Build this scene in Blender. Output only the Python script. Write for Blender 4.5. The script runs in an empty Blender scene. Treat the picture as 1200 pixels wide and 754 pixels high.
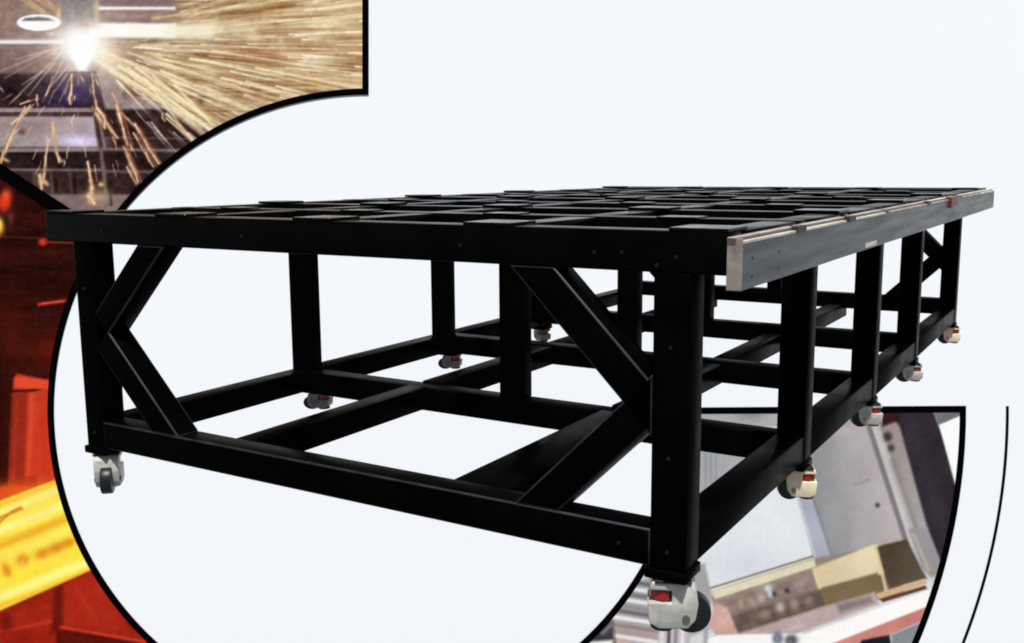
import bpy, bmesh, math
import numpy as np
from mathutils import Matrix, Vector

scene = bpy.context.scene
COL = scene.collection

# ------------------------------------------------------------------ camera
CAM = Vector((3.0110, -2.0962, 0.9435))
YAW, PITCH, ROLL, FPX = -0.54809, -0.15335, 0.00674, 1167.36     # focal length for a 1200 px wide picture


def camera_axes():
    cy, sy, cp, sp = math.cos(YAW), math.sin(YAW), math.cos(PITCH), math.sin(PITCH)
    fwd = Vector((sy * cp, cy * cp, sp))
    right = Vector((cy, -sy, 0))
    down = -right.cross(fwd)
    r2 = math.cos(ROLL) * right + math.sin(ROLL) * down
    d2 = -math.sin(ROLL) * right + math.cos(ROLL) * down
    return r2, -d2, fwd


RIGHT, UP, FWD = camera_axes()
cam_data = bpy.data.cameras.new('camera')
cam_data.sensor_width = 36.0
cam_data.lens = 36.0 * FPX / 1200.0
cam_data.clip_start, cam_data.clip_end = 0.05, 900.0
cam = bpy.data.objects.new('camera', cam_data)
COL.objects.link(cam)
cam.matrix_world = Matrix((
    (RIGHT.x, UP.x, -FWD.x, CAM.x),
    (RIGHT.y, UP.y, -FWD.y, CAM.y),
    (RIGHT.z, UP.z, -FWD.z, CAM.z),
    (0, 0, 0, 1)))
scene.camera = cam

# ------------------------------------------------------------------ light
world = bpy.data.worlds.new('World')
scene.world = world
world.use_nodes = True
bg = world.node_tree.nodes['Background']
bg.inputs['Color'].default_value = (0.86, 0.93, 1.0, 1)
bg.inputs['Strength'].default_value = 0.30


def lamp(name, direction, distance, power, radius, color, target):
    d = bpy.data.lights.new(name, 'SPOT')
    d.energy, d.shadow_soft_size, d.color = power, radius, color
    d.spot_size, d.spot_blend = math.radians(5), 0.2
    o = bpy.data.objects.new(name, d)
    COL.objects.link(o)
    v = Vector(direction).normalized()
    o.location = Vector(target) + v * distance
    o.rotation_euler = (-v).to_track_quat('-Z', 'Y').to_euler()
    return o


lamp('far_key_spot', (0.22, -0.34, 0.92), 600.0, 2.19e7, 16.0, (1.0, 0.985, 0.965), (-1.0, 4.0, 0.0))  # added far-off spot: even, near-parallel light on board and frame

scene.view_settings.view_transform = 'Standard'
scene.view_settings.look = 'None'
scene.view_settings.exposure = 0.0
scene.view_settings.gamma = 1.0
scene.view_settings.use_curve_mapping = False
scene.cycles.max_bounces = 6
scene.cycles.pixel_filter_type = 'BLACKMAN_HARRIS'
scene.cycles.filter_width = 1.9


# ------------------------------------------------------------------ materials
def lin(c):
    c = np.asarray(c, float) / 255.0
    return np.where(c <= 0.04045, c / 12.92, ((c + 0.055) / 1.055) ** 2.4)


def material(name, color, rough=0.5, metallic=0.0, spec=0.5, noise=0.0, scale=20.0, bump=0.0, bump_scale=200.0,
             color2=None, rough_var=0.0, stretch=(1, 1, 1), ior=1.5):
    m = bpy.data.materials.new(name)
    m.use_nodes = True
    nt = m.node_tree
    b = nt.nodes['Principled BSDF']
    b.inputs['Base Color'].default_value = (*color, 1)
    b.inputs['Roughness'].default_value = rough
    b.inputs['Metallic'].default_value = metallic
    b.inputs['IOR'].default_value = ior
    b.inputs['Specular IOR Level'].default_value = spec
    tc = nt.nodes.new('ShaderNodeTexCoord')
    mp = nt.nodes.new('ShaderNodeMapping')
    mp.inputs['Scale'].default_value = stretch
    nt.links.new(tc.outputs['Object'], mp.inputs['Vector'])
    if noise or rough_var:
        n = nt.nodes.new('ShaderNodeTexNoise')
        n.inputs['Scale'].default_value = scale
        n.inputs['Detail'].default_value = 6
        nt.links.new(mp.outputs['Vector'], n.inputs['Vector'])
        if noise:
            r = nt.nodes.new('ShaderNodeValToRGB')
            c2 = color2 or tuple(min(1, c * (1 + noise)) for c in color)
            r.color_ramp.elements[0].position, r.color_ramp.elements[1].position = 0.38, 0.68
            r.color_ramp.elements[0].color = (*color, 1)
            r.color_ramp.elements[1].color = (*c2, 1)
            nt.links.new(n.outputs['Fac'], r.inputs['Fac'])
            nt.links.new(r.outputs['Color'], b.inputs['Base Color'])
        if rough_var:
            mr = nt.nodes.new('ShaderNodeMapRange')
            mr.inputs['From Min'].default_value, mr.inputs['From Max'].default_value = 0.3, 0.7
            mr.inputs['To Min'].default_value, mr.inputs['To Max'].default_value = rough - rough_var, rough + rough_var
            nt.links.new(n.outputs['Fac'], mr.inputs['Value'])
            nt.links.new(mr.outputs['Result'], b.inputs['Roughness'])
    if bump:
        n2 = nt.nodes.new('ShaderNodeTexNoise')
        n2.inputs['Scale'].default_value = bump_scale
        n2.inputs['Detail'].default_value = 3
        nt.links.new(mp.outputs['Vector'], n2.inputs['Vector'])
        bp = nt.nodes.new('ShaderNodeBump')
        bp.inputs['Strength'].default_value = bump
        bp.inputs['Distance'].default_value = 0.002
        nt.links.new(n2.outputs['Fac'], bp.inputs['Height'])
        nt.links.new(bp.outputs['Normal'], b.inputs['Normal'])
    return m


M = {
    'paint': material('black_paint', (0.0008, 0.0008, 0.0009), 0.32, 0, 0.5, noise=1.0, scale=7, bump=0.08,
                      bump_scale=260, color2=(0.0022, 0.0017, 0.0014), rough_var=0.07, ior=1.04),
    'paint_gloss': material('glossy_black_paint', (0.0008, 0.0008, 0.0009), 0.26, 0, 0.5, noise=1.0, scale=7, bump=0.08,
                            bump_scale=260, color2=(0.0024, 0.0020, 0.0017), rough_var=0.07, ior=1.10),
    'edge': material('painted_edge_glint', (0.006, 0.0062, 0.007), 0.5, 0, 0.3, noise=1.0, scale=14, color2=(0.019, 0.021, 0.027)),  # edge highlights put into the bevel colour, broken up by noise
    'pad': material('machined_pad_paint', (0.002, 0.002, 0.0021), 0.22, 0, 0.5, noise=0.8, scale=30, rough_var=0.08, ior=1.16),
    'bolt': material('blackened_bolt', (0.007, 0.007, 0.008), 0.4, 0.2, 0.3),
    'rail': material('oiled_steel', (0.088, 0.094, 0.097), 0.4, 0.0, 0.5, noise=1.0, scale=9, bump=0.15, bump_scale=90,
                     color2=(0.042, 0.062, 0.070), rough_var=0.06, stretch=(1, .22, 4.0)),
    'rail_end': material('sawn_steel_end', (0.33, 0.30, 0.27), 0.5, 0.1, 0.4, noise=1.0, scale=40, color2=(0.23, 0.19, 0.17), bump=.1),
    'tan': material('tan_strip', (0.45, 0.38, 0.33), 0.45, 0, 0.4, noise=1.0, scale=9, color2=(0.28, 0.21, 0.17), rough_var=.1),
    'tan_pale': material('pale_strip', (0.72, 0.66, 0.58), 0.4, 0, 0.4, noise=1.0, scale=12, color2=(0.50, 0.41, 0.33)),
    'clamp': material('brown_clamp', (0.045, 0.034, 0.03), 0.5, 0.3, 0.5),
    'red': material('red_plastic', (0.27, 0.010, 0.006), 0.35, 0, 0.5, noise=0.5, scale=60),
    'darkred': material('dull_red_plastic', (0.16, 0.018, 0.012), 0.45, 0, 0.5),
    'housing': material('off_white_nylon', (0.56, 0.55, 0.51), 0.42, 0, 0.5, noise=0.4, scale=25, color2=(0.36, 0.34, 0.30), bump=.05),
    'drab': material('drab_grey_nylon', (0.26, 0.25, 0.22), 0.5, 0, 0.4, noise=1.0, scale=22, color2=(0.15, 0.14, 0.12)),  # darker grey housing colour for the left casters behind the first
    'cream': material('cream_nylon', (0.80, 0.66, 0.42), 0.42, 0, 0.5, noise=0.4, scale=25, color2=(0.88, 0.76, 0.55)),
    'tyre': material('black_nylon_wheel', (0.008, 0.008, 0.009), 0.4, 0, 0.4, noise=.5, scale=30),
    'rubber': material('black_rubber', (0.012, 0.012, 0.012), 0.7, 0, 0.3),
    'zinc': material('zinc_plate', (0.22, 0.22, 0.215), 0.38, 0.8, 0.5, noise=.4, scale=30),
    'label': material('white_label', (0.75, 0.68, 0.58), 0.5),
    'board': material('printed_board', (0.838, 0.858, 0.888), 0.95, 0, 0.0),
    'ink': material('black_ink', (0.0012, 0.0012, 0.0016), 0.9, 0, 0.0),
}


# ------------------------------------------------------------------ helpers
def link(name, me, mat, parent=None, smooth=False):
    o = bpy.data.objects.new(name, me)
    if mat is not None:
        me.materials.clear()
        me.materials.append(mat)
    COL.objects.link(o)
    if parent is not None:
        o.parent = parent
    if smooth:
        for p in me.polygons:
            p.use_smooth = True
    return o


def add_box(bm, lo, hi, bevel=0.0, seg=2, slot=0):
    lo, hi = Vector(lo), Vector(hi)
    c, s = (lo + hi) / 2, hi - lo
    g = bmesh.ops.create_cube(bm, size=1.0, matrix=Matrix.Translation(c) @ Matrix.Diagonal((*s, 1)))
    if bevel:
        es = list({e for v in g['verts'] for e in v.link_edges})
        for f in bmesh.ops.bevel(bm, geom=es, offset=bevel, segments=seg, profile=0.5, affect='EDGES')['faces']:
            f.material_index = slot


def add_prism(bm, poly, axis, a, b, bevel=0.0, seg=2, slot=0):
    """poly: 2-D outline in the plane across `axis`, from a to b along it."""
    def P(u, v, w):
        return {0: (w, u, v), 1: (u, w, v), 2: (u, v, w)}[axis]
    va = [bm.verts.new(P(u, v, a)) for u, v in poly]
    vb = [bm.verts.new(P(u, v, b)) for u, v in poly]
    fs = [bm.faces.new(va), bm.faces.new(vb[::-1])]
    n = len(poly)
    for i in range(n):
        fs.append(bm.faces.new((va[i], vb[i], vb[(i + 1) % n], va[(i + 1) % n])))
    bmesh.ops.recalc_face_normals(bm, faces=fs)
    if bevel:
        es = list({e for f in fs for e in f.edges})
        for f in bmesh.ops.bevel(bm, geom=es, offset=bevel, segments=seg, profile=0.5, affect='EDGES', clamp_overlap=True)['faces']:
            f.material_index = slot


def add_cyl(bm, p0, p1, r, n=20, bevel=0.0, r2=None):
    p0, p1 = Vector(p0), Vector(p1)
    d = p1 - p0
    mtx = Matrix.Translation((p0 + p1) / 2) @ d.to_track_quat('Z', 'Y').to_matrix().to_4x4()
    g = bmesh.ops.create_cone(bm, cap_ends=True, segments=n, radius1=r, radius2=r if r2 is None else r2,
                              depth=d.length, matrix=mtx)
    if bevel:
        es = [e for e in {e for v in g['verts'] for e in v.link_edges} if any(len(f.verts) > 4 for f in e.link_faces)]
        bmesh.ops.bevel(bm, geom=es, offset=bevel, segments=2, profile=0.5, affect='EDGES')


def mesh_of(fn, name='m'):
    bm = bmesh.new()
    fn(bm)
    me = bpy.data.meshes.new(name)
    bm.to_mesh(me)
    bm.free()
    return me


def smooth_by_angle(me, deg=40):
    for p in me.polygons:
        p.use_smooth = True
    try:
        me.set_sharp_from_angle(angle=math.radians(deg))
    except Exception:
        pass


def thing(name, label, cat, loc=(0, 0, 0), group=None):
    o = bpy.data.objects.new(name, None)
    COL.objects.link(o)
    o.location = loc
    o['label'], o['category'] = label, cat
    if group:
        o['group'] = group
    return o


# ------------------------------------------------------------------ the leaning printed board behind the frame
BOARD_D = 10.6
PX = BOARD_D / FPX                     # one unit of the print layout (1 px of a 1200 px layout) in metres
BOARD_O = CAM + FWD * BOARD_D
BOARD_M = Matrix((
    (RIGHT.x, UP.x, -FWD.x, BOARD_O.x),
    (RIGHT.y, UP.y, -FWD.y, BOARD_O.y),
    (RIGHT.z, UP.z, -FWD.z, BOARD_O.z),
    (0, 0, 0, 1)))


def bxy(x, y):
    return ((x - 600.0) * PX, (377.0 - y) * PX)


bm = bmesh.new()
add_box(bm, (-9.5, -7.5, -0.06), (9.0, 6.5, 0.0))
me = bpy.data.meshes.new('backdrop')
bm.to_mesh(me); bm.free()
backdrop = link('backdrop', me, M['board'])
backdrop.matrix_world = BOARD_M
backdrop['kind'] = 'structure'

RING = (432.1, 480.0)                  # centre of the ring the printed panels are cut from


def polar(r, deg):
    a = math.radians(deg)
    return (RING[0] + r * math.cos(a), RING[1] - r * math.sin(a))


def arc(r, a0, a1, n):
    return [polar(r, a0 + (a1 - a0) * i / n) for i in range(n + 1)]


def outline_ring(outer, inner, t, closed=True):
    """flat band of ink between two outlines with equal point counts, t thick."""
    bm = bmesh.new()
    n = len(outer)
    lo = [[bm.verts.new((*bxy(*p), t[0])) for p in ring] for ring in (outer, inner)]
    hi = [[bm.verts.new((*bxy(*p), t[1])) for p in ring] for ring in (outer, inner)]
    for i in range(n if closed else n - 1):
        j = (i + 1) % n
        bm.faces.new((hi[0][i], hi[0][j], hi[1][j], hi[1][i]))
        bm.faces.new((lo[0][i], lo[0][j], hi[0][j], hi[0][i]))
        bm.faces.new((lo[1][i], lo[1][j], hi[1][j], hi[1][i]))
    bmesh.ops.recalc_face_normals(bm, faces=bm.faces[:])
    me = bpy.data.meshes.new('border')
    bm.to_mesh(me); bm.free()
    return me


# --- the printed pictures: colours computed here, carried by a fine grid of points on each panel
class Print:
    """A flat printed picture: colours (0-255 sRGB) worked out at the points of a rectilinear grid of layout units."""

    def __init__(self, xs, ys, base):
        self.xs, self.ys = xs, ys
        self.X, self.Y = np.meshgrid(xs, ys)
        self.C = np.empty(self.X.shape + (3,))
        self.C[:] = base

    def mix(self, a, color):
        a = np.clip(a, 0, 1)[..., None]
        self.C = self.C * (1 - a) + np.asarray(color, float) * a

    def poly(self, pts, color, soft=1.2, alpha=1.0, color2=None, axis=None):
        X, Y = self.X, self.Y
        pts = np.asarray(pts, float)
        d2 = np.full(X.shape, 1e9)
        ins = np.zeros(X.shape, bool)
        n = len(pts)
        for i in range(n):
            (x0, y0), (x1, y1) = pts[i], pts[(i + 1) % n]
            dx, dy = x1 - x0, y1 - y0
            t = np.clip(((X - x0) * dx + (Y - y0) * dy) / (dx * dx + dy * dy + 1e-9), 0, 1)
            d2 = np.minimum(d2, (X - x0 - t * dx) ** 2 + (Y - y0 - t * dy) ** 2)
            if y0 != y1:
                c = ((y0 > Y) != (y1 > Y)) & (X < dx * (Y - y0) / dy + x0)
                ins ^= c
        d = np.sqrt(d2) * np.where(ins, 1, -1)
        a = np.clip(d / (2 * soft) + 0.5, 0, 1) * alpha
        col = np.asarray(color, float)
        if color2 is not None:
            (ax, ay), (bx, by) = axis
            t = np.clip(((X - ax) * (bx - ax) + (Y - ay) * (by - ay)) / ((bx - ax) ** 2 + (by - ay) ** 2), 0, 1)[..., None]
            col = col * (1 - t) + np.asarray(color2, float) * t
        self.mix(a, col)

    def line(self, x0, y0, x1, y1, w, color, a0=1.0, a1=None, w1=None, sharp=2.0):
        a1 = a0 if a1 is None else a1
        w1 = w if w1 is None else w1
        X, Y = self.X, self.Y
        dx, dy = x1 - x0, y1 - y0
        t = np.clip(((X - x0) * dx + (Y - y0) * dy) / (dx * dx + dy * dy + 1e-9), 0, 1)
        d = np.hypot(X - x0 - t * dx, Y - y0 - t * dy)
        ww = w + (w1 - w) * t
        self.mix((a0 + (a1 - a0) * t) * np.exp(-(d / (ww * 0.6)) ** sharp), color)

    def blob(self, cx, cy, rx, ry, color, a=1.0, sharp=2.0, rot=0.0):
        c, s = math.cos(rot), math.sin(rot)
        u, v = (self.X - cx) * c + (self.Y - cy) * s, -(self.X - cx) * s + (self.Y - cy) * c
        self.mix(a * np.exp(-((u / rx) ** 2 + (v / ry) ** 2) ** (sharp / 2)), color)


def vnoise(u, v, seed):
    """smooth value noise on any coordinates, -1..1"""
    iu, iv = np.floor(u).astype(np.int64), np.floor(v).astype(np.int64)
    fu, fv = u - iu, v - iv
    fu, fv = fu * fu * (3 - 2 * fu), fv * fv * (3 - 2 * fv)

    def hsh(a, b):
        k = (a * 374761393 + b * 668265263 + seed * 974634777) & 0x7fffffff
        k = ((k ^ (k >> 13)) * 1274126177) & 0x7fffffff
        return ((k ^ (k >> 16)) & 0xffff) / 32767.5 - 1.0
    return (hsh(iu, iv) * (1 - fu) + hsh(iu + 1, iv) * fu) * (1 - fv) + (hsh(iu, iv + 1) * (1 - fu) + hsh(iu + 1, iv + 1) * fu) * fv


def grid_axis(lo, hi, dlo, dhi, step=0.9, coarse=12.0):
    a = np.arange(lo, dlo, coarse) if lo < dlo else np.zeros(0)
    b = np.arange(dlo, dhi, step)
    c = np.arange(dhi, hi + coarse, coarse) if hi > dhi else np.zeros(0)
    return np.concatenate([a, b, c])


def grain(p, amount, seed):
    n = 0.6 * vnoise(p.X / 2.3, p.Y / 2.3, seed) + 0.4 * vnoise(p.X / 7.0, p.Y / 7.0, seed + 1)
    p.C = p.C + (n * amount)[..., None]


# picture of a cutting head throwing sparks over steel plates
def paint_sparks():
    p = Print(grid_axis(-170, 436, -4, 432), grid_axis(-230, 320, -4, 262), (142, 118, 110))
    X, Y = p.X, p.Y
    fx, fy = 95.0, 50.0
    th = np.degrees(np.arctan2(Y - fy, X - fx))
    r = np.hypot(X - fx, Y - fy)
    # plates and the dark bed below
    p.poly([(-200, 84), (440, 84), (440, 400), (-200, 400)], (64, 46, 48), 2)
    p.poly([(-200, 56), (118, 56), (112, 86), (-200, 88)], (128, 100, 98), 3)
    p.poly([(-200, 88), (112, 88), (110, 126), (-200, 126)], (44, 30, 38), 2)
    p.blob(84, 108, 34, 18, (58, 42, 84), 0.9)
    p.blob(20, 104, 26, 14, (34, 24, 26), 0.8)
    p.poly([(112, 82), (250, 82), (250, 129), (124, 129)], (150, 131, 131), 2)
    p.poly([(122, 129), (330, 129), (330, 260), (128, 260)], (48, 30, 31), 2)
    p.poly([(-100, 127), (112, 127), (113, 132), (-100, 132)], (152, 132, 128), 1)
    p.poly([(-100, 132), (112, 132), (112, 137), (-100, 137)], (70, 50, 50), 1)
    p.poly([(-100, 137), (110, 137), (115, 172), (-100, 174)], (158, 140, 138), 1.5, 1, (172, 158, 164), ((0, 137), (100, 172)))
    p.blob(92, 166, 24, 7, (232, 218, 255), 0.95)
    p.blob(40, 146, 30, 6, (120, 98, 90), 0.5)
    p.blob(26, 155, 5, 4, (50, 34, 30), 0.7)
    p.poly([(-100, 175), (118, 173), (118, 178), (-100, 180)], (140, 124, 124), 1)
    p.poly([(-100, 180), (120, 178), (122, 197), (-100, 197)], (38, 25, 25), 1)
    p.line(-60, 199, 124, 200, 2.6, (120, 104, 104), 0.9)
    p.poly([(-100, 202), (124, 202), (126, 228), (-100, 228)], (56, 38, 36), 1.5)
    p.poly([(-100, 228), (200, 228), (200, 270), (-100, 270)], (128, 108, 102), 2)
    for x in (82, 60, 40):
        p.line(x, 203, x + 2, 226, 3, (104, 86, 84), 0.55)
        p.line(x + 5, 203, x + 7, 226, 3, (26, 18, 18), 0.6)
    # pillar and cross bars at the right
    p.line(110, 122, 120, 178, 5, (58, 42, 40), 0.9)
    p.line(113, 122, 124, 178, 2.4, (150, 128, 116), 0.8)
    p.line(119, 178, 126, 240, 4, (120, 100, 94), 0.9)
    p.line(123, 178, 131, 240, 3, (40, 28, 28), 0.8)
    p.line(120, 162, 225, 163, 2.0, (104, 82, 80), 0.7)
    p.line(120, 175, 218, 177, 3.4, (122, 106, 104), 0.95)
    p.line(124, 201, 190, 202, 3.0, (110, 92, 88), 0.85)
    p.poly([(131, 181), (200, 181), (195, 198), (131, 198)], (38, 26, 26), 1.5, .8)
    p.poly([(132, 206), (170, 206), (158, 226), (134, 226)], (52, 34, 30), 1.5, .8)
    # blotches cut in the plate
    for cx, cy, rx, ry in ((148, 107, 4, 6), (156, 108, 8, 8), (176, 106, 7, 7), (184, 110, 6, 5), (192, 107, 4, 4)):
        p.blob(cx, cy, rx, ry, (62, 38, 38), 0.85, 3)
    p.blob(152, 106, 2.5, 3, (170, 148, 140), 0.8)
    p.blob(180, 103, 2.5, 2, (190, 160, 130), 0.8)
    # the spark field
    warm = 205 + 0 * X
    fieldmask = np.clip((47 + 7 * vnoise(r / 40, th / 4, 3) - th) / 10, 0, 1) * np.clip((th + 62) / 40, 0, 1) * np.clip((r - 22) / 50, 0, 1)
    fieldmask = fieldmask * np.where(Y > 128, np.clip((41 + 6 * vnoise(th / 1.3, r / 200, 5) - th) / 6, 0, 1), 1)
    fieldmask = fieldmask * np.where((Y < 44) & (X < 235), np.clip((X - 150) / 85, 0, 1) * np.clip((X - 118) / 60, 0, 1), 1)
    tone = np.stack([172 + 0 * X, 138 + 0 * X, 102 + 0 * X], -1)
    far = np.clip((r - 60) / 280, 0, 1)
    tone += far[..., None] * np.array([26, 28, 20.])
    s1 = vnoise(th / 2.6, r / 150, 11)
    s2 = vnoise(th / 1.1, r / 80, 12)
    s3 = vnoise(th * np.clip(r / 150, .6, 2) / 0.7, r / 46, 13)
    tone += (26 * s1 + 36 * s2 + 40 * s3)[..., None] * np.array([0.85, 1.0, 1.05])
    fm = np.clip(fieldmask, 0, 1)[..., None] * 0.94
    p.C = p.C * (1 - fm) + tone * fm
    # darker and lighter clusters of the field
    p.blob(312, 66, 24, 5, (150, 92, 56), 0.85, 3, 0.13)
    p.blob(286, 63, 14, 4, (168, 112, 74), 0.8, 3)
    p.blob(268, 66, 18, 5, (176, 128, 88), 0.5)
    p.blob(290, 104, 18, 5, (166, 112, 76), 0.7, 2, 0.55)
    p.blob(301, 107, 4, 2.5, (92, 52, 30), 0.85, 2, 0.4)
    p.blob(236, 118, 4, 6, (96, 62, 40), 0.8, 2, -0.5)
    p.blob(226, 98, 6, 4, (140, 100, 70), 0.6)
    p.blob(156, 66, 16, 6, (124, 92, 80), 0.75, 2, .3)
    p.blob(210, 64, 12, 4, (150, 122, 100), 0.7)
    p.blob(196, 70, 26, 9, (248, 236, 186), 0.75, 2, 0.45)
    p.blob(214, 52, 36, 6, (240, 228, 190), 0.6)
    p.blob(240, 82, 20, 7, (240, 226, 170), 0.6, 2, .5)
    p.blob(380, 29, 50, 6, (244, 232, 188), 0.7)
    p.blob(330, 46, 22, 5, (196, 160, 122), 0.6)
    p.blob(395, 56, 30, 4, (206, 172, 140), 0.6)
    p.blob(300, 46, 10, 3, (232, 222, 208), 0.6)
    p.blob(330, 48, 5, 6, (240, 226, 196), 0.5)
    p.blob(330, 83, 7, 3, (206, 200, 150), 0.8)
    p.blob(370, 96, 32, 4, (190, 138, 92), 0.6, 2, 0.28)
    p.blob(410, 66, 20, 3, (190, 150, 100), 0.6, 2, .1)
    rng = np.random.default_rng(4)
    for _ in range(430):
        a = math.radians(rng.uniform(-20, 52))
        d0 = rng.uniform(60, 330)
        L = rng.uniform(18, 70)
        x0, y0 = fx + d0 * math.cos(a), fy + d0 * math.sin(a)
        if y0 > 46 + 112 or (y0 < 44 and x0 < 200):
            continue
        c = (255, 248, 222) if rng.random() < 0.68 else (124, 82, 52)
        p.line(x0, y0, x0 + L * math.cos(a), y0 + L * math.sin(a), rng.uniform(0.8, 1.8), c, rng.uniform(.35, .95), 0.08)
    # bright strands on the lower side of the fan
    for x0, y0, x1, y1, w, a in ((112, 70, 250, 154, 3.2, .9), (130, 84, 236, 150, 2.2, .8), (140, 78, 262, 148, 3.6, .8), (118, 60, 290, 128, 2.6, .7),
                                 (150, 80, 246, 152, 2.6, .9), (160, 80, 240, 136, 3.0, .8), (180, 90, 256, 150, 2.0, .9), (205, 100, 250, 148, 2.4, .8),
                                 (190, 84, 300, 130, 2.6, .7), (150, 62, 330, 118, 2.4, .6), (230, 70, 400, 106, 2.0, .7), (250, 60, 426, 88, 1.8, .6),
                                 (170, 92, 226, 166, 2.0, .8), (196, 134, 224, 162, 2.2, .9), (260, 92, 350, 112, 2.2, .8), (300, 80, 424, 104, 2.0, .8)):
        p.line(x0, y0, x1, y1, w * 2.2, (232, 206, 150), a * .35, a * 0.15)
        p.line(x0, y0, x1, y1, w, (252, 240, 200), a, a * 0.7)
    # left strands
    for x0, y0, x1, y1, w in ((72, 62, 14, 120, 2.2), (66, 60, 6, 92, 1.8), (70, 66, 34, 112, 1.6), (74, 72, 50, 120, 1.6), (64, 58, 20, 70, 2.4),
                              (80, 78, 58, 104, 2.0), (84, 80, 66, 106, 1.8), (60, 60, 0, 84, 2.0), (88, 80, 70, 120, 1.6), (50, 84, 26, 100, 1.6)):
        p.line(x0, y0, x1, y1, w, (206, 176, 150), 0.75, 0.35)
    p.blob(44, 72, 20, 5, (116, 84, 76), 0.6, 2, -.5)
    # upper left: golden strands, ring, nozzle
    for x0, y0, x1, y1 in ((24, -6, 66, 24), (34, -6, 68, 14), (14, -8, 50, 16), (46, -6, 66, 10)):
        p.line(x0, y0, x1, y1, 3.0, (206, 172, 118), 0.7)
    p.poly([(66, -300), (118, -300), (117, 28), (72, 33), (70, 8), (66, 8)], (124, 116, 114), 1.5, 1, (136, 132, 134), ((72, 0), (105, 20)))
    p.blob(102, 15, 4, 6, (176, 160, 120), 0.7)
    p.blob(114, 12, 4, 16, (206, 188, 140), 0.8)
    p.blob(69, 18, 3, 10, (222, 190, 130), 0.9)
    p.blob(66, 8, 3, 8, (160, 126, 96), 0.8)
    p.poly([(118, -8), (200, -8), (214, 26), (118, 26)], (122, 98, 104), 4, .7)
    p.line(118, 18, 186, 20, 8, (170, 140, 122), .6)
    p.line(180, 22, 440, -14, 4, (236, 216, 164), .6)
    p.line(190, 16, 330, -10, 3, (168, 130, 96), .6)
    p.line(200, 24, 330, 16, 3, (178, 140, 92), .7)
    p.line(118, 10.2, 204, 10.2, 3.4, (255, 250, 250), 1.0, 0.9)
    q = ((X - 46) / 25.5) ** 2 + ((Y - 27) / 9.5) ** 2
    p.mix(np.clip((1.15 - q) * 4, 0, 1), (252, 250, 250))
    p.poly([(26, 25), (30, 21.5), (46, 20), (58, 21.5), (64, 25)], (104, 96, 100), 1.2)
    p.blob(60, 40, 5, 3, (220, 206, 204), 0.7)
    p.line(-10, 49.5, 74, 49.5, 4.6, (240, 234, 244), 1.0)
    p.line(-10, 53.5, 74, 53.5, 2.0, (96, 80, 84), .7)
    # the white beam and the flash
    p.poly([(104, 27), (206, 28.5), (206, 44.5), (104, 44.5)], (255, 255, 252), 2.0)
    p.poly([(150, 30), (250, 31), (250, 44), (150, 44.5)], (252, 246, 226), 4, .75)
    p.poly([(200, 31), (300, 30), (300, 42), (200, 43)], (240, 226, 184), 6, .55)
    p.line(200, 36, 330, 34, 14, (246, 236, 206), 0.8, 0.0)
    p.line(118, 46.5, 250, 47.0, 2.6, (128, 104, 96), 0.8, 0.3)
    p.blob(98, 56, 50, 36, (252, 238, 220), 0.8)
    p.blob(124, 68, 22, 14, (250, 232, 190), 0.8, 2, .7)
    p.blob(104, 30, 12, 4, (206, 130, 120), 0.6)
    p.blob(96, 52, 29, 23, (255, 255, 255), 1.0, 3)
    p.poly([(80, 60), (112, 60), (101, 84), (92, 84)], (255, 255, 255), 3)
    p.line(76, 85.5, 112, 85.5, 2.2, (110, 98, 110), .7)
    # single sparks in front of the bed
    S = [(44, 112, 45, 124, 3, 1), (30, 126, 0, 188, 3.2, .9), (36, 124, 14, 146, 2.2, .8), (40, 122, 22, 142, 2, .7), (10, 168, 0, 196, 3, .9),
         (4, 186, 10, 190, 5, .6), (62, 144, 62, 158, 4, 1), (62, 156, 70, 190, 3.4, 1), (66, 178, 74, 190, 3, .9), (57, 164, 51, 214, 3.2, .95), (48, 206, 50, 222, 5, 1),
         (50, 212, 56, 216, 4, .8), (103, 190, 108, 222, 3.4, 1), (108, 220, 106, 236, 5, .9), (104, 230, 112, 238, 5, .9), (118, 216, 120, 217, 4, .6),
         (108, 126, 124, 150, 3.6, .9), (114, 128, 138, 162, 3.4, .95), (122, 136, 123, 150, 3, .7), (108, 100, 114, 128, 2.6, .7), (132, 110, 140, 130, 3, .7),
         (137, 124, 150, 170, 3.6, 1), (142, 132, 158, 148, 3, .8), (146, 172, 162, 214, 3.8, .85), (150, 196, 160, 216, 3, .7), (148, 180, 158, 200, 2, .7),
         (158, 146, 186, 192, 3.6, .95), (157, 156, 180, 196, 3, .8), (190, 134, 193, 142, 2.4, .7), (206, 142, 226, 164, 2.8, .8), (82, 110, 82, 122, 3, .8),
         (86, 88, 84, 112, 2.2, .8), (62, 90, 54, 112, 2.6, .7), (96, 90, 98, 96, 3, .5), (108, 86, 110, 108, 2.4, .7), (24, 122, 46, 116, 2, .7), (0, 102, 4, 108, 3, .5)]
    def spark(x0, y0, x1, y1, w, a):
        n = max(2, int(math.hypot(x1 - x0, y1 - y0) / 9))
        L = math.hypot(x1 - x0, y1 - y0) + 1e-6
        nx, ny = -(y1 - y0) / L, (x1 - x0) / L
        q = [(x0 + (x1 - x0) * i / n + nx * j, y0 + (y1 - y0) * i / n + ny * j) for i, j in enumerate(rng.normal(0, 0.55, n + 1))]
        for i in range(n):
            k = rng.uniform(.45, 1.0) * a
            ww = w * rng.uniform(.55, 1.15)
            p.line(*q[i], *q[i + 1], ww * 1.25, (186, 128, 92), k * .75)
            p.line(*q[i], *q[i + 1], ww * .75, (232, 198, 152), k)
            if rng.random() < .6:
                p.line(*q[i], *q[i + 1], ww * .4, (252, 238, 208), k)
    for q_ in S:
        spark(*q_)
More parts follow.
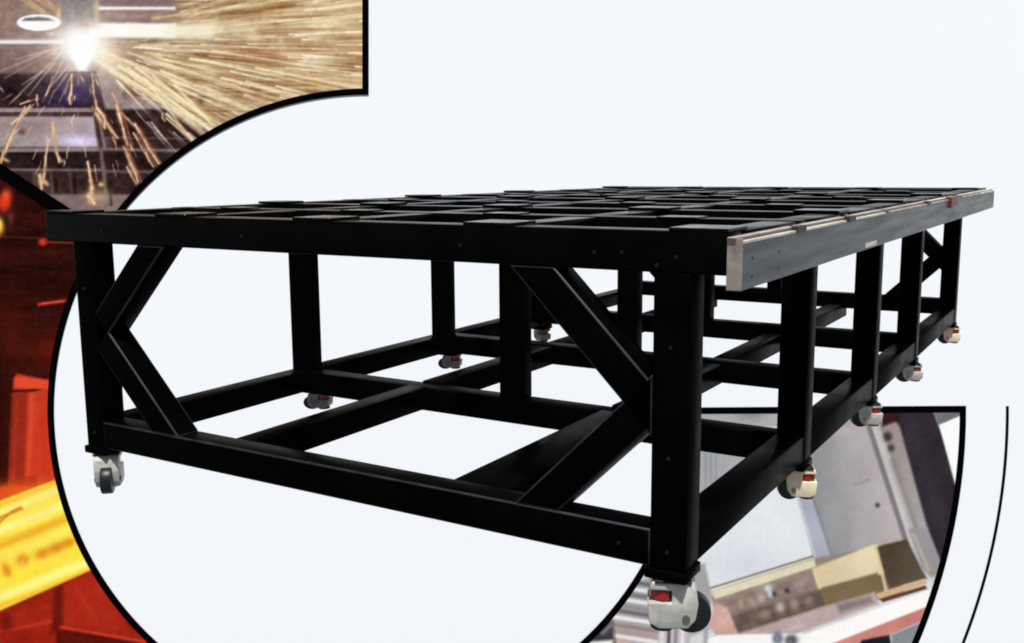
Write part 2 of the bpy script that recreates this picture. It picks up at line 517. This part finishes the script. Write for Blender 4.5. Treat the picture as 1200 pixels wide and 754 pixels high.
    for _ in range(46):                        # short stray sparks thrown down and left
        ang_ = math.radians(rng.uniform(62, 150))
        d0 = rng.uniform(34, 150)
        x0, y0 = fx + d0 * math.cos(ang_), fy + d0 * math.sin(ang_)
        L = rng.uniform(5, 20)
        spark(x0, y0, x0 + L * math.cos(ang_), y0 + L * math.sin(ang_), rng.uniform(1.2, 2.2), rng.uniform(.25, .6))
    for x0, y0, x1, y1 in ((147, 174, 163, 214), (160, 150, 186, 192), (158, 158, 180, 194), (138, 124, 152, 170)):
        p.line(x0 + 3, y0, x1 + 3, y1, 2.6, (176, 108, 78), .6)
    p.blob(116, 230, 14, 8, (206, 176, 140), .6)
    dull = np.clip((238 - p.C.mean(-1)) / 40, 0, 1)
    p.C += (dull * (9 * vnoise(X / 5, Y / 4, 71) + 8 * vnoise(X / 14, Y / 9, 72) + 5 * vnoise(X / 2.3, Y / 2.3, 21)))[..., None] * np.array([1, .95, .9])
    return p


# picture of a glowing bar leaving a furnace
def paint_furnace():
    p = Print(grid_axis(-270, 210, -4, 196), grid_axis(90, 1060, 196, 760), (44, 14, 10))
    X, Y = p.X, p.Y
    band = vnoise(X / 60, Y / 9, 31) + 0.5 * vnoise(X / 30, Y / 4, 32)
    p.C += band[..., None] * np.array([11, 4, 3.])
    t = np.clip((Y - 300) / 220, 0, 1)
    p.mix(t * 0.22, (92, 22, 12))
    p.blob(95, 230, 60, 24, (30, 10, 8), .7)
    p.line(-4, 277, 90, 282, 2, (86, 36, 26), .7)
    p.line(-4, 250, 60, 256, 10, (60, 18, 10), .6)
    p.blob(6, 236, 8, 13, (226, 60, 34), 1.0, 3, .25)
    p.blob(8, 228, 5, 6, (238, 90, 60), .6)
    p.blob(-1, 266, 6, 10, (250, 190, 70), 1.0, 2.5)
    p.blob(-2, 262, 4, 5, (255, 240, 170), .9)
    p.blob(13, 256, 4, 8, (120, 56, 60), .7)
    p.blob(50.5, 284, 5, 4.5, (224, 54, 40), 1.0, 3)
    p.line(56, 284, 90, 285, 2.2, (150, 44, 34), .8)
    p.line(46, 357, 80, 352.5, 3.6, (196, 44, 36), 1.0, .85)
    p.line(50, 356, 74, 353, 1.4, (240, 110, 90), .7)
    p.blob(60, 332, 40, 8, (26, 10, 8), .6)
    p.blob(10, 390, 26, 40, (84, 22, 12), .6)
    p.blob(60, 410, 22, 20, (96, 24, 12), .8)
    # the red hot block
    p.poly([(-60, 430), (14, 430), (10, 575), (-60, 585)], (58, 16, 10), 4, .9)
    p.poly([(16, 445), (20, 438), (64, 447), (70, 572), (10, 576)], (196, 58, 34), 1.6, 1, (208, 58, 32), ((20, 440), (60, 570)))
    p.poly([(14, 460), (33, 459), (29, 572), (10, 574)], (142, 38, 24), 3, .85)
    p.poly([(18, 442), (60, 446), (60, 456), (17, 454)], (226, 74, 44), 1.5)
    p.poly([(12, 457), (50, 456), (40, 459.5), (14, 460)], (62, 16, 10), 1.2, .95)
    p.line(38, 462, 33, 565, 5, (232, 84, 50), .5)
    p.line(52, 462, 54, 560, 7, (190, 48, 30), .4)
    p.line(20, 470, 16, 560, 3, (190, 52, 32), .6)
    p.poly([(-80, 578), (30, 566), (70, 566), (60, 580), (-80, 606)], (226, 66, 26), 4)
    p.poly([(20, 560), (44, 557), (44, 568), (20, 570)], (150, 36, 18), 3, .6)
    p.blob(30, 578, 60, 16, (246, 120, 36), .45)
    p.blob(-4, 470, 14, 70, (30, 10, 7), .6)
    # the ground below
    p.poly([(-300, 700), (0, 716), (110, 664), (300, 700), (300, 1100), (-300, 1100)], (156, 34, 20), 2)
    n = vnoise(X / 26, Y / 22, 35) + .6 * vnoise(X / 9, Y / 8, 36)
    k = np.clip((Y - 0.0 - (716 - 0.46 * X)) / 6, 0, 1)
    p.C += (n * 15 * k)[..., None] * np.array([1.0, .4, .25])
    p.poly([(64, 690), (74, 686), (74, 738), (60, 742)], (104, 20, 14), 3, .9)
    p.poly([(76, 688), (108, 672), (140, 712), (150, 740), (78, 732)], (172, 42, 24), 3, .6)
    p.line(90, 690, 110, 720, 6, (190, 52, 30), .5)
    p.poly([(66, 740), (84, 736), (150, 750), (190, 760), (66, 760)], (84, 16, 12), 2, .9)
    p.line(72, 735, 170, 752, 3.2, (214, 66, 40), .8)
    p.line(-6, 742, 60, 728, 3.2, (196, 56, 36), .7)
    p.blob(20, 700, 20, 8, (124, 26, 16), .8)
    p.blob(8, 730, 8, 12, (96, 18, 12), .7)
    p.blob(122, 690, 10, 10, (190, 60, 34), .5)
    # glowing bar
    bar = [(-300, 690), (0, 587), (64, 563), (90, 620), (108, 667), (0, 716), (-300, 830)]
    p.poly(bar, (252, 222, 64), 1.6)
    ux, uy = 0.365 * 1.0, 1.0
    s = (Y - 588) + 0.40 * X                   # across the bar: 0 at the top edge, ~128 at the lower one
    inside = np.clip((s - 1) / 4, 0, 1) * np.clip((128 - s - 0.03 * X) / 4, 0, 1)

    def across(c, w, col, a):
        p.mix(a * inside * np.exp(-((s - c) / w) ** 2), col)
    across(4, 5, (250, 176, 44), .8)
    across(14, 8, (255, 240, 130), .8)
    across(34, 7, (255, 248, 150), .8)
    across(52, 6, (238, 170, 40), .75)
    across(66, 8, (254, 238, 110), .7)
    across(112, 7, (255, 252, 150), .8)
    across(124, 4, (250, 190, 50), .8)
    p.C += (inside * 8 * vnoise(X / 40, s / 6.0, 38))[..., None] * np.array([.3, 1, .8])
    for x0, y0, x1, y1, w in ((0, 607, 26, 596, 3.4), (-2, 614, 10, 603, 2.6), (14, 600, 24, 595, 3)):
        p.line(x0, y0, x1, y1, w, (206, 128, 34), .8)
    for cx, cy, rx, ry in ((8, 668, 5, 9), (27, 656, 7, 7), (50, 649, 9, 6), (66, 642, 10, 6), (80, 636, 9, 5)):
        p.blob(cx, cy, rx, ry, (224, 128, 34), .85, 2.4, -.35)
    p.blob(27, 660, 3, 6, (252, 206, 70), .6)
    p.line(0, 640, 60, 616, 2.6, (236, 180, 56), .5)
    grain(p, 6, 41)
    return p


# picture of a lathe's tool turret
def paint_lathe():
    p = Print(grid_axis(560, 1136, 676, 1134), grid_axis(470, 1090, 470, 760), (214, 216, 221))
    X, Y = p.X, p.Y
    p.C += (6 * vnoise(X / 40, Y / 30, 51))[..., None]
    p.poly([(800, 470), (916, 470), (916, 500), (800, 500)], (172, 172, 174), 1)
    p.blob(880, 486, 16, 6, (134, 134, 136), .8)
    p.poly([(800, 505), (846, 505), (880, 540), (846, 580), (800, 580)], (168, 168, 170), 1)
    for x in (827, 833, 839):
        p.line(x, 505, x, 580, 2.2, (140, 146, 158), .7)
    p.poly([(820, 600), (912, 560), (944, 575), (962, 655), (832, 704), (820, 690)], (226, 229, 234), 2)
    p.blob(870, 665, 40, 20, (206, 209, 216), .6)
    p.blob(912, 610, 26, 24, (232, 234, 238), .7)
    # door panels
    p.poly([(880, 560), (960, 490), (1024, 484), (1080, 650), (962, 668), (934, 566)], (138, 141, 143), 2, 1, (188, 178, 180), ((940, 560), (1040, 545)))
    p.blob(990, 505, 16, 6, (190, 174, 180), .8)
    p.poly([(932, 574), (950, 578), (976, 654), (955, 662)], (172, 174, 188), 1.6)
    p.line(952, 582, 976, 656, 3.0, (126, 128, 136), .8)
    p.line(934, 576, 957, 660, 2.0, (204, 206, 216), .8)
    p.blob(1006, 560, 22, 8, (172, 158, 160), .6, 2, .1)
    p.line(1002, 568, 1018, 563, 3, (146, 136, 138), .6)
    p.blob(1028, 592, 3.2, 3.0, (74, 62, 66), .95, 3)
    p.blob(1040, 640, 26, 10, (184, 160, 160), .6)
    p.poly([(1024, 478), (1060, 478), (1112, 668), (1086, 664), (1030, 500)], (150, 141, 139), 2, 1, (168, 162, 162), ((1040, 500), (1090, 650)))
    p.blob(1050, 505, 8, 12, (168, 140, 142), .8)
    p.blob(1040, 512, 5.5, 6, (58, 46, 46), .95, 3)
    p.blob(1044, 525, 4.5, 5, (72, 60, 58), .95, 3)
    p.line(1046, 540, 1080, 640, 7, (132, 124, 118), .6)
    p.line(1017, 490, 1068, 648, 9, (122, 116, 116), .95, sharp=6)
    p.line(1021, 490, 1072, 648, 5.5, (198, 193, 192), 1.0, sharp=4)
    p.poly([(1036, 478), (1092, 478), (1126, 566), (1122, 640), (1106, 672), (1088, 624), (1054, 500)], (48, 41, 48), 1.8)
    p.poly([(1030, 478), (1058, 478), (1056, 492), (1034, 500)], (54, 28, 36), 2)
    p.line(1066, 486, 1110, 640, 14, (60, 50, 60), .5)
    p.poly([(1092, 478), (1134, 478), (1134, 486), (1100, 500)], (112, 110, 113), 1.2)
    p.poly([(1100, 498), (1126, 487), (1126, 570), (1120, 572)], (250, 250, 252), 1.2)
    # machinery bed
    p.poly([(832, 694), (955, 654), (1034, 640), (1060, 694), (868, 752), (846, 752)], (150, 134, 123), 1.6)
    p.poly([(832, 694), (954, 655), (956, 664), (838, 702)], (224, 213, 184), 1.4)
    p.line(830, 690, 952, 652, 2.4, (120, 106, 84), .8)
    p.poly([(846, 704), (952, 670), (955, 690), (856, 724)], (142, 122, 116), 2)
    p.poly([(852, 722), (962, 690), (1036, 668), (1040, 690), (864, 742)], (104, 86, 76), 3)
    for cx, cy, rx, ry, c in ((868, 708, 4, 5, (188, 160, 140)), (880, 704, 5, 5, (172, 146, 134)), (892, 700, 5, 6, (196, 176, 168)), (900, 690, 5, 5, (214, 216, 228)),
                              (907, 696, 3, 3, (48, 50, 66)), (902, 696, 3, 5, (206, 212, 228)), (922, 692, 3, 3, (40, 36, 44)), (914, 712, 6, 7, (188, 178, 170)),
                              (930, 708, 6, 7, (176, 158, 150)), (948, 704, 6, 6, (150, 140, 130)), (896, 720, 8, 6, (160, 138, 130)), (940, 682, 10, 4, (172, 146, 136)),
                              (966, 704, 12, 5, (96, 86, 84)), (1006, 698, 14, 6, (88, 80, 84)), (872, 726, 6, 5, (84, 70, 62)), (986, 706, 10, 4, (150, 136, 136))):
        p.blob(cx, cy, rx, ry, c, .85, 2.5, -.3)
    p.poly([(838, 706), (852, 712), (868, 750), (846, 752), (830, 735)], (206, 166, 156), 2)
    p.poly([(952, 666), (1024, 638), (1034, 640), (1038, 672), (960, 690)], (216, 198, 160), 1.6, 1, (232, 216, 180), ((960, 670), (1030, 650)))
    p.poly([(960, 690), (1028, 671), (1034, 694), (968, 714)], (126, 106, 78), 2)
    p.line(953, 668, 960, 689, 3, (224, 204, 160), .9)
    p.poly([(1025, 641), (1062, 632), (1086, 678), (1042, 690)], (74, 62, 50), 1.6, 1, (90, 78, 64), ((1030, 640), (1080, 690)))
    p.line(1026, 641, 1038, 692, 3.6, (224, 202, 152), .95)
    p.poly([(1026, 696), (1084, 678), (1086, 684), (1030, 702)], (206, 172, 132), 1.2)
    p.poly([(1030, 702), (1084, 686), (1086, 690), (1034, 706)], (96, 56, 44), 1.2)
    p.poly([(1064, 620), (1086, 618), (1106, 668), (1092, 676), (1080, 668)], (152, 147, 150), 2)
    p.line(1070, 626, 1088, 668, 4, (190, 178, 158), .7)
    p.blob(1093, 672, 6, 6, (170, 152, 130), .7)
    # pink and white bars
    p.poly([(868, 742), (960, 712), (1024, 694), (1030, 708), (880, 762)], (190, 166, 166), 2)
    p.poly([(980, 708), (1020, 698), (1024, 706), (984, 718)], (120, 108, 110), 3, .8)
    p.poly([(936, 746), (1092, 690), (1086, 712), (944, 770)], (252, 249, 246), 1.4)
    p.poly([(820, 752), (842, 744), (940, 742), (950, 760), (820, 764)], (248, 246, 246), 1.4)
    p.poly([(944, 766), (1088, 710), (1080, 728), (1000, 762)], (208, 140, 132), 1.4, 1, (198, 126, 118), ((950, 750), (1080, 715)))
    p.poly([(1000, 764), (1010, 750), (1042, 744), (1046, 764)], (34, 34, 38), 1.4)
    p.poly([(1044, 744), (1082, 728), (1076, 764), (1046, 764)], (132, 138, 142), 1.6)
    p.blob(911, 748, 6, 8, (84, 96, 112), .95, 3)
    p.blob(911, 748, 3, 5, (150, 160, 176), .8)
    p.blob(927, 750, 8, 7, (74, 74, 80), .95, 3)
    p.blob(926, 751, 3, 3, (140, 140, 146), .8)
    # silver chuck at the lower left
    p.poly([(760, 676), (826, 660), (834, 700), (828, 764), (600, 764), (690, 740), (730, 690)], (168, 164, 168), 2)
    for y, c in ((682, (96, 104, 104)), (690, (232, 234, 234)), (697, (118, 122, 124)), (704, (238, 236, 236)), (712, (150, 142, 146)), (718, (112, 104, 108)),
                 (726, (246, 240, 238)), (735, (150, 128, 118)), (742, (172, 150, 146)), (748, (240, 228, 226)), (755, (204, 170, 164))):
        p.line(690, y - 8, 790, y + 8, 4.4, c, .92, sharp=3)
    p.poly([(772, 736), (808, 736), (812, 764), (770, 764)], (196, 190, 194), 2)
    for x, c in ((776, (220, 214, 214)), (784, (84, 76, 86)), (792, (146, 132, 140)), (800, (232, 228, 230)), (808, (176, 170, 176))):
        p.line(x, 734, x - 1, 764, 4, c, .9, sharp=3)
    p.poly([(700, 724), (718, 728), (722, 764), (668, 764)], (64, 58, 62), 3)
    p.line(706, 742, 716, 732, 4, (140, 138, 142), .7)
    p.poly([(690, 752), (718, 750), (718, 764), (690, 764)], (238, 236, 236), 2)
    p.poly([(808, 746), (824, 740), (824, 764), (808, 764)], (214, 212, 214), 2)
    u_, v_ = X * .954 - Y * .30, X * .30 + Y * .954      # streaks along the machine bed
    bed = np.clip((Y - (944 - .30 * X)) / 8, 0, 1) * np.clip((958 - X) / 10, 0, 1) * np.clip((X - 835) / 10, 0, 1) * np.clip((235 - p.C.mean(-1)) / 20, 0, 1)
    p.C += (bed * (10 * vnoise(u_ / 14, v_ / 4.5, 63) + 6 * vnoise(u_ / 6, v_ / 7, 64)))[..., None]
    p.C += (np.clip((240 - p.C.mean(-1)) / 30, 0, 1) * 5 * vnoise(X / 18, Y / 26, 65))[..., None]
    grain(p, 5, 61)
    return p


R_IN, R_OUT, BW = 368.6, 699.5, 7.4


def panel_outline(a0, a1, inset):
    """closed outline of a ring sector with every edge moved inwards by `inset` layout units"""
    ri, ro = R_IN + inset, R_OUT - inset
    n = 96

    def edge(r):                         # the straight ends are moved sideways, so the angle depends on the radius
        d = math.degrees(math.asin(inset / r))
        return a0 + d, a1 - d
    i0, i1 = edge(ri)
    o0, o1 = edge(ro)
    return arc(ri, i0, i1, n) + arc(ro, o1, o0, n)


def panel(pr, a0, a1, label, photo):
    root = thing('picture_panel', label, 'picture panel')
    root.matrix_world = BOARD_M
    X, Y = pr.X, pr.Y
    rad = np.hypot(X - RING[0], Y - RING[1])
    ang = np.degrees(np.arctan2(RING[1] - Y, X - RING[0]))
    ang = np.where(ang < a0 - 40, ang + 360, ang)
    m = 2.5
    ok = (rad > R_IN + m) & (rad < R_OUT - m)
    ok &= ((ang - a0) * math.pi / 180 * rad > m) & ((a1 - ang) * math.pi / 180 * rad > m)
    h_, w_ = X.shape
    quad = ok[:-1, :-1] & ok[1:, :-1] & ok[:-1, 1:] & ok[1:, 1:]
    idx = np.arange(h_ * w_).reshape(h_, w_)
    q = np.stack([idx[1:, :-1][quad], idx[1:, 1:][quad], idx[:-1, 1:][quad], idx[:-1, :-1][quad]], 1)
    used = np.unique(q)
    remap = np.full(h_ * w_, -1, np.int64)
    remap[used] = np.arange(len(used))
    q = remap[q]
    co = np.stack([(X.ravel()[used] - 600) * PX, (377 - Y.ravel()[used]) * PX, np.full(len(used), 0.008)], 1)
    me = bpy.data.meshes.new('print')
    me.vertices.add(len(used))
    me.vertices.foreach_set('co', co.ravel())
    me.loops.add(q.size)
    me.loops.foreach_set('vertex_index', q.ravel().astype(np.int32))
    me.polygons.add(len(q))
    me.polygons.foreach_set('loop_start', np.arange(0, q.size, 4, dtype=np.int32))
    me.update(calc_edges=True)
    c = np.clip(pr.C.reshape(-1, 3)[used], 0, 255)
    rgba = np.ones((len(used), 4))
    rgba[:, :3] = lin(c) * 0.93
    at = me.color_attributes.new('ink', 'FLOAT_COLOR', 'POINT')
    at.data.foreach_set('color', rgba.ravel())
    o = link('print', me, M['print'], root)
    o['label'] = photo
    b = link('border', outline_ring(panel_outline(a0, a1, 0), panel_outline(a0, a1, BW), (0.001, 0.012)), M['ink'], root)
    b['label'] = 'thick black border line'
    return root


mp_ = bpy.data.materials.new('picture_print')
mp_.use_nodes = True
_b = mp_.node_tree.nodes['Principled BSDF']
_b.inputs['Roughness'].default_value = 0.95
_b.inputs['Specular IOR Level'].default_value = 0.0
_a = mp_.node_tree.nodes.new('ShaderNodeVertexColor')
_a.layer_name = 'ink'
mp_.node_tree.links.new(_a.outputs['Color'], _b.inputs['Base Color'])
M['print'] = mp_

panel(paint_sparks(), 90.0, 147.05, 'upper left ring panel printed with golden sparks flying from a cutting head', 'photo print of white flash and golden sparks over steel plates')
panel(paint_furnace(), 147.05, 236.0, 'lower left ring panel printed with a glowing yellow bar in red heat', 'photo print of glowing yellow bar before a red hot block')
panel(paint_lathe(), -62.0, 0.35, 'lower right ring panel printed with grey and tan lathe parts', 'photo print of grey machine doors, tan box and pink bars')
line_me = outline_ring(arc(749.8, 0.3, -62.0, 120), arc(746.6, 0.3, -62.0, 120), (0.001, 0.008), closed=False)
arc_line = link('arc_line', line_me, M['ink'])
arc_line.matrix_world = BOARD_M
arc_line['label'], arc_line['category'] = 'thin black arc line right of the lower right picture panel', 'arc line'



# ------------------------------------------------------------------ the welded black frame
P_, HL, H, ZT, W = 0.0903, 0.0932, 0.80, 0.7053, 2.20
ROWS = [0.0, 1.0134, 2.0352, 2.998, 4.3215]
LIFT = [0.0, -0.009, 0.002, 0.026, 0.050]          # the rear cross members are set a little higher
frame = thing('machine_base_frame', 'large black welded square-tube machine base frame on white levelling casters', 'machine frame')
BV = 0.005


def tube(name, lo, hi, bevel=BV, glint=False):
    me = mesh_of(lambda bm: add_box(bm, lo, hi, bevel, 2, 1), name)
    smooth_by_angle(me, 50)
    me.materials.append(M['paint_gloss' if name.startswith('upper') else 'paint'])
    me.materials.append(M['edge' if glint else 'paint'])
    return link(name, me, None, frame)


e = 0.0015
# posts
for i, y in enumerate(ROWS):
    for x in (0.0, W - P_):
        tube('post', (x, y, 0.0), (x + P_, y + P_, ZT + e))
    if 0 < i:
        tube('post', (W / 2 - P_ / 2, y, HL + LIFT[i] - e), (W / 2 + P_ / 2, y + P_, ZT + e))
# lower cross members
for i, y in enumerate(ROWS):
    tube('lower_cross_member', (P_ - e, y + e, LIFT[i]), (W - P_ + e, y + P_ - e, HL + LIFT[i]), glint=i == 0)
# lower side and inner members
for i in range(4):
    y0, y1 = ROWS[i] + P_ - e, ROWS[i + 1] + e
    for x0 in (0.0, W - P_):
        tube('lower_side_member', (x0 + e, y0, e), (x0 + P_ - e, y1, HL - e))
    for x0 in (0.63, 1.48):
        wide = 0.085 if (i == 0 and x0 > 1) else 0.0
        tube('lower_inner_member', (x0, y0 - 2 * e, 2 * e), (x0 + P_ + wide, y1 + 2 * e, HL - 2 * e))
# K braces of the front and the rear face
h = P_ * 0.7071


def brace(kind, mirror, y):
    k = P_ - e
    lowz = HL - e
    if kind == 'lower':
        c = 0.495
        poly = [(k, c + h - k), (k, c - h - k), (c - h - lowz, lowz), (c + h - lowz, lowz)]
    else:
        c = 0.291 if mirror else 0.318         # z - x
        top = ZT + e
        poly = [(k, c - h + k), (k, c + h + k), (top - c - h, top), (top - c + h, top)]
    if mirror:
        poly = [(W - x, z) for x, z in poly]
    me = mesh_of(lambda bm: add_prism(bm, poly, 1, y + e, y + P_ - e, 0.005, 2, 1), 'brace')
    smooth_by_angle(me, 50)
    me.materials.append(M['paint'])
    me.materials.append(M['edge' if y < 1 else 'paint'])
    link('brace', me, None, frame)


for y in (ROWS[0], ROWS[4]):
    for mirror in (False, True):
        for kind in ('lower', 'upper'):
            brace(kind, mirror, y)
# upper grid
XL, XR = -0.142, 2.284
COLS = [-0.096, 0.487, 1.070, 1.655, 2.239]
UROWS = [0.0, 0.53, 1.0134, 1.53, 2.0352, 2.53, 2.998, 3.66, 4.3215]
for y in UROWS:
    tube('upper_cross_member', (XL, y, ZT), (XR, y + P_, H))
YEND = 4.74
ends = UROWS + [YEND - P_]
tube('upper_cross_member', (XL, YEND - P_, ZT), (XR, YEND, H))
for i in range(len(ends) - 1):
    for c in COLS:
        tube('upper_long_member', (c - P_ / 2 + (0 if c > -0.08 else 0) , ends[i] + P_ - e, ZT + e), (c + P_ / 2, ends[i + 1] + e, H - e))
pad_me = mesh_of(lambda bm: add_box(bm, (-0.07, -0.066, 0), (0.07, 0.066, 0.009), 0.002, 1), 'levelling_pad')


def pad(x, y, low=False):
    o = link('levelling_pad', pad_me, None, frame)
    o.location = (x, y, H - 0.0005)
    if low:
        o.scale = (0.86, 0.68, 0.5)


pad_me.materials.append(M['pad'])
for y in ROWS:
    for c in COLS:
        pad(min(max(c, XL + 0.071), XR - 0.071), y + 0.066 + (0.002 if y == 0 else -0.02))
MIDC = [(COLS[i] + COLS[i + 1]) / 2 for i in range(4)]
for y in (0.53, 1.53, 2.53, 3.66):
    for c in MIDC:
        pad(c, y + P_ / 2, True)
# bolts on the faces
bolt_me = mesh_of(lambda bm: (add_cyl(bm, (0, 0, 0), (0, -0.004, 0), 0.005, 6, 0.0006)), 'bolt')
bolt_me.materials.append(M['bolt'])
for x, z in [(2.165, 0.742), (2.118, 0.722), (2.155, 0.535), (2.155, 0.273), (2.155, 0.045), (2.03, 0.045), (1.58, 0.748),
             (0.045, 0.05), (0.045, 0.55), (0.80, 0.748), (0.16, 0.748), (2.03, 0.748), (1.96, 0.745)]:
    o = link('bolt', bolt_me, None, frame)
    o.location = (x, 0.0005, z)

# guide rail along the right-hand edge
RX0, RX1, RY0, RY1, RZ0, RZ1 = 2.2865, 2.320, -0.008, 4.83, 0.676, 0.789
rail = link('guide_rail', mesh_of(lambda bm: add_prism(bm, [(RX0, RZ0), (RX1, RZ0), (RX1, RZ1 - .012), (RX1 - .012, RZ1 - .012), (RX1 - .012, RZ1), (RX0, RZ1)],
                                                        1, RY0, RY1, 0.0012, 1)), M['rail'], frame)
rail['label'] = 'long bare steel guide rail bolted along the right edge'
link('rail_end_face', mesh_of(lambda bm: add_box(bm, (RX0 - .0005, RY0 - .006, RZ0 - .0005), (RX1 + .0006, RY0 - .0002, RZ1 + .0005), 0.001, 1)), M['rail_end'], rail)
segs = [(0.0, 0.40), (0.49, 0.93), (1.07, 1.50), (1.60, 2.35), (2.42, 3.2), (3.45, 4.1), (4.2, 4.81)]  # separate pale and tan lengths along the rail's top edge
for k, (a, b) in enumerate(segs):
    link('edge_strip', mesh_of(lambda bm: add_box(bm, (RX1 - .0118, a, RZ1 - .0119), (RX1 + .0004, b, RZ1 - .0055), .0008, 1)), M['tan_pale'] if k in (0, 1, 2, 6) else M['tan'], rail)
    link('top_strip', mesh_of(lambda bm: add_box(bm, (RX0 + .002, a - .02, RZ1 + .0001), (RX1 - .0125, b + .03, RZ1 + .003), .0008, 1)), M['tan'] if k < 4 else M['tan_pale'], rail)
for y in (0.445, 1.0, 2.385):
    link('rail_clamp', mesh_of(lambda bm: add_box(bm, (RX1 - .018, y - .04, RZ1 - .0125), (RX1 + .003, y + .04, RZ1 + .0045), .001, 1)), M['clamp'], rail)
link('red_stop', mesh_of(lambda bm: add_box(bm, (RX1 - .016, 2.93, RZ1 - .045), (RX1 + .014, 3.13, RZ1 + .006), .004, 2)), M['darkred'], rail)
link('label_plate', mesh_of(lambda bm: add_box(bm, (RX1 + .0001, 1.20, .682), (RX1 + .002, 1.36, .696), .0006, 1)), M['label'], rail)
hole_me = mesh_of(lambda bm: add_cyl(bm, (0, 0, 0), (0.0018, 0, 0), 0.004, 8), 'cap_screw')
hole_me.materials.append(M['clamp'])
for k in range(2):
    for z in (0.700, 0.742):
        o = link('cap_screw', hole_me, None, rail)
        o.location = (RX1 - .0008, 0.06 + k * 0.2, z)

# casters
def foot(bm):
    add_box(bm, (-0.056, -0.052, -0.026), (0.049, 0.052, 0.0), 0.004, 2)


foot_me = mesh_of(foot, 'foot_plate'); smooth_by_angle(foot_me, 50); foot_me.materials.append(M['paint'])


def housing(bm):
    add_prism(bm, [(-0.051, -0.017), (-0.046, 0.0), (0.034, 0.0), (0.046, -0.012), (0.051, -0.045), (0.046, -0.078), (0.030, -0.097),
                   (-0.030, -0.100), (-0.051, -0.088), (-0.055, -0.043), (-0.004, -0.043), (-0.004, -0.017)], 1, -0.033, 0.033, 0.004, 3)


house_me = mesh_of(housing, 'caster'); smooth_by_angle(house_me, 40)
house_cream = house_me.copy()
house_drab = house_me.copy()
house_drab.materials.append(M['drab'])
house_me.materials.append(M['housing']); house_cream.materials.append(M['cream'])


def wheel(bm):
    add_cyl(bm, (0.037, -0.0155, -0.072), (0.037, 0.0155, -0.072), 0.042, 28, 0.004)


wheel_me = mesh_of(wheel, 'wheel'); smooth_by_angle(wheel_me, 40); wheel_me.materials.append(M['tyre'])


def thumb(bm):
    add_cyl(bm, (-0.022, 0, -0.0405), (-0.022, 0, -0.0195), 0.0295, 12, 0.002)


thumb_me = mesh_of(thumb, 'adjusting_wheel'); thumb_me.materials.append(M['red'])
spin_me = mesh_of(lambda bm: add_box(bm, (-0.03, -0.026, -0.043), (0.01, 0.026, -0.017)), 'spindle_block'); spin_me.materials.append(M['rubber'])
fp_me = mesh_of(lambda bm: add_cyl(bm, (-0.022, 0, -0.108), (-0.022, 0, -0.097), 0.026, 20, 0.002), 'foot_pad'); fp_me.materials.append(M['rubber'])
axle_me = mesh_of(lambda bm: add_cyl(bm, (0.026, 0, -0.074), (0.026, 0.005, -0.074), 0.009, 6, .0008), 'axle_bolt')
axle_me.materials.append(M['zinc'])
plate_me = mesh_of(lambda bm: add_box(bm, (-0.040, -0.036, 0.0), (0.036, 0.036, 0.006), 0.001, 1), 'mounting_plate'); plate_me.materials.append(M['rubber'])


def caster(x, y, deg, tall, cream=False, drab=False):
    f = link('foot_plate', foot_me, None, frame)
    f.location = (x, y, 0)
    c = link('caster', house_cream if cream else house_drab if drab else house_me, None, frame)
    c['label'] = ('cream' if cream else 'drab grey' if drab else 'off-white') + ' levelling caster with red adjusting wheel'
    c.location = (x, y, -0.032) if tall > 1.1 else (x + (0.022 if x > 1 else 0), y + 0.01, -0.026)
    c.rotation_euler = (0, 0, math.radians(deg))
    c.scale = (1.14 if tall > 1 else 0.92, 1.22 if tall > 1 else 1.05, tall)
    for n, m_ in (('wheel', wheel_me), ('adjusting_wheel', thumb_me), ('spindle_block', spin_me), ('foot_pad', fp_me),
                  ('mounting_plate', plate_me)):
        link(n, m_, None, c)
    for yy in (-0.0365, 0.0320):
        link('axle_bolt', axle_me, None, c).location = (0, yy, 0)


LA = [(-46, 1.17), (200, .70), (200, .70), (150, .7), (200, .8)]
RA = [(24, 1.17), (205, .95), (211, .86), (207, .80), (203, .92)]
for i, y in enumerate(ROWS):
    caster(P_ / 2, y + P_ / 2 + (0.06 if 0 < i < 4 else 0), *LA[i], drab=i > 0)
    caster(W - P_ / 2, y + P_ / 2, *RA[i], cream=i in (1, 4))
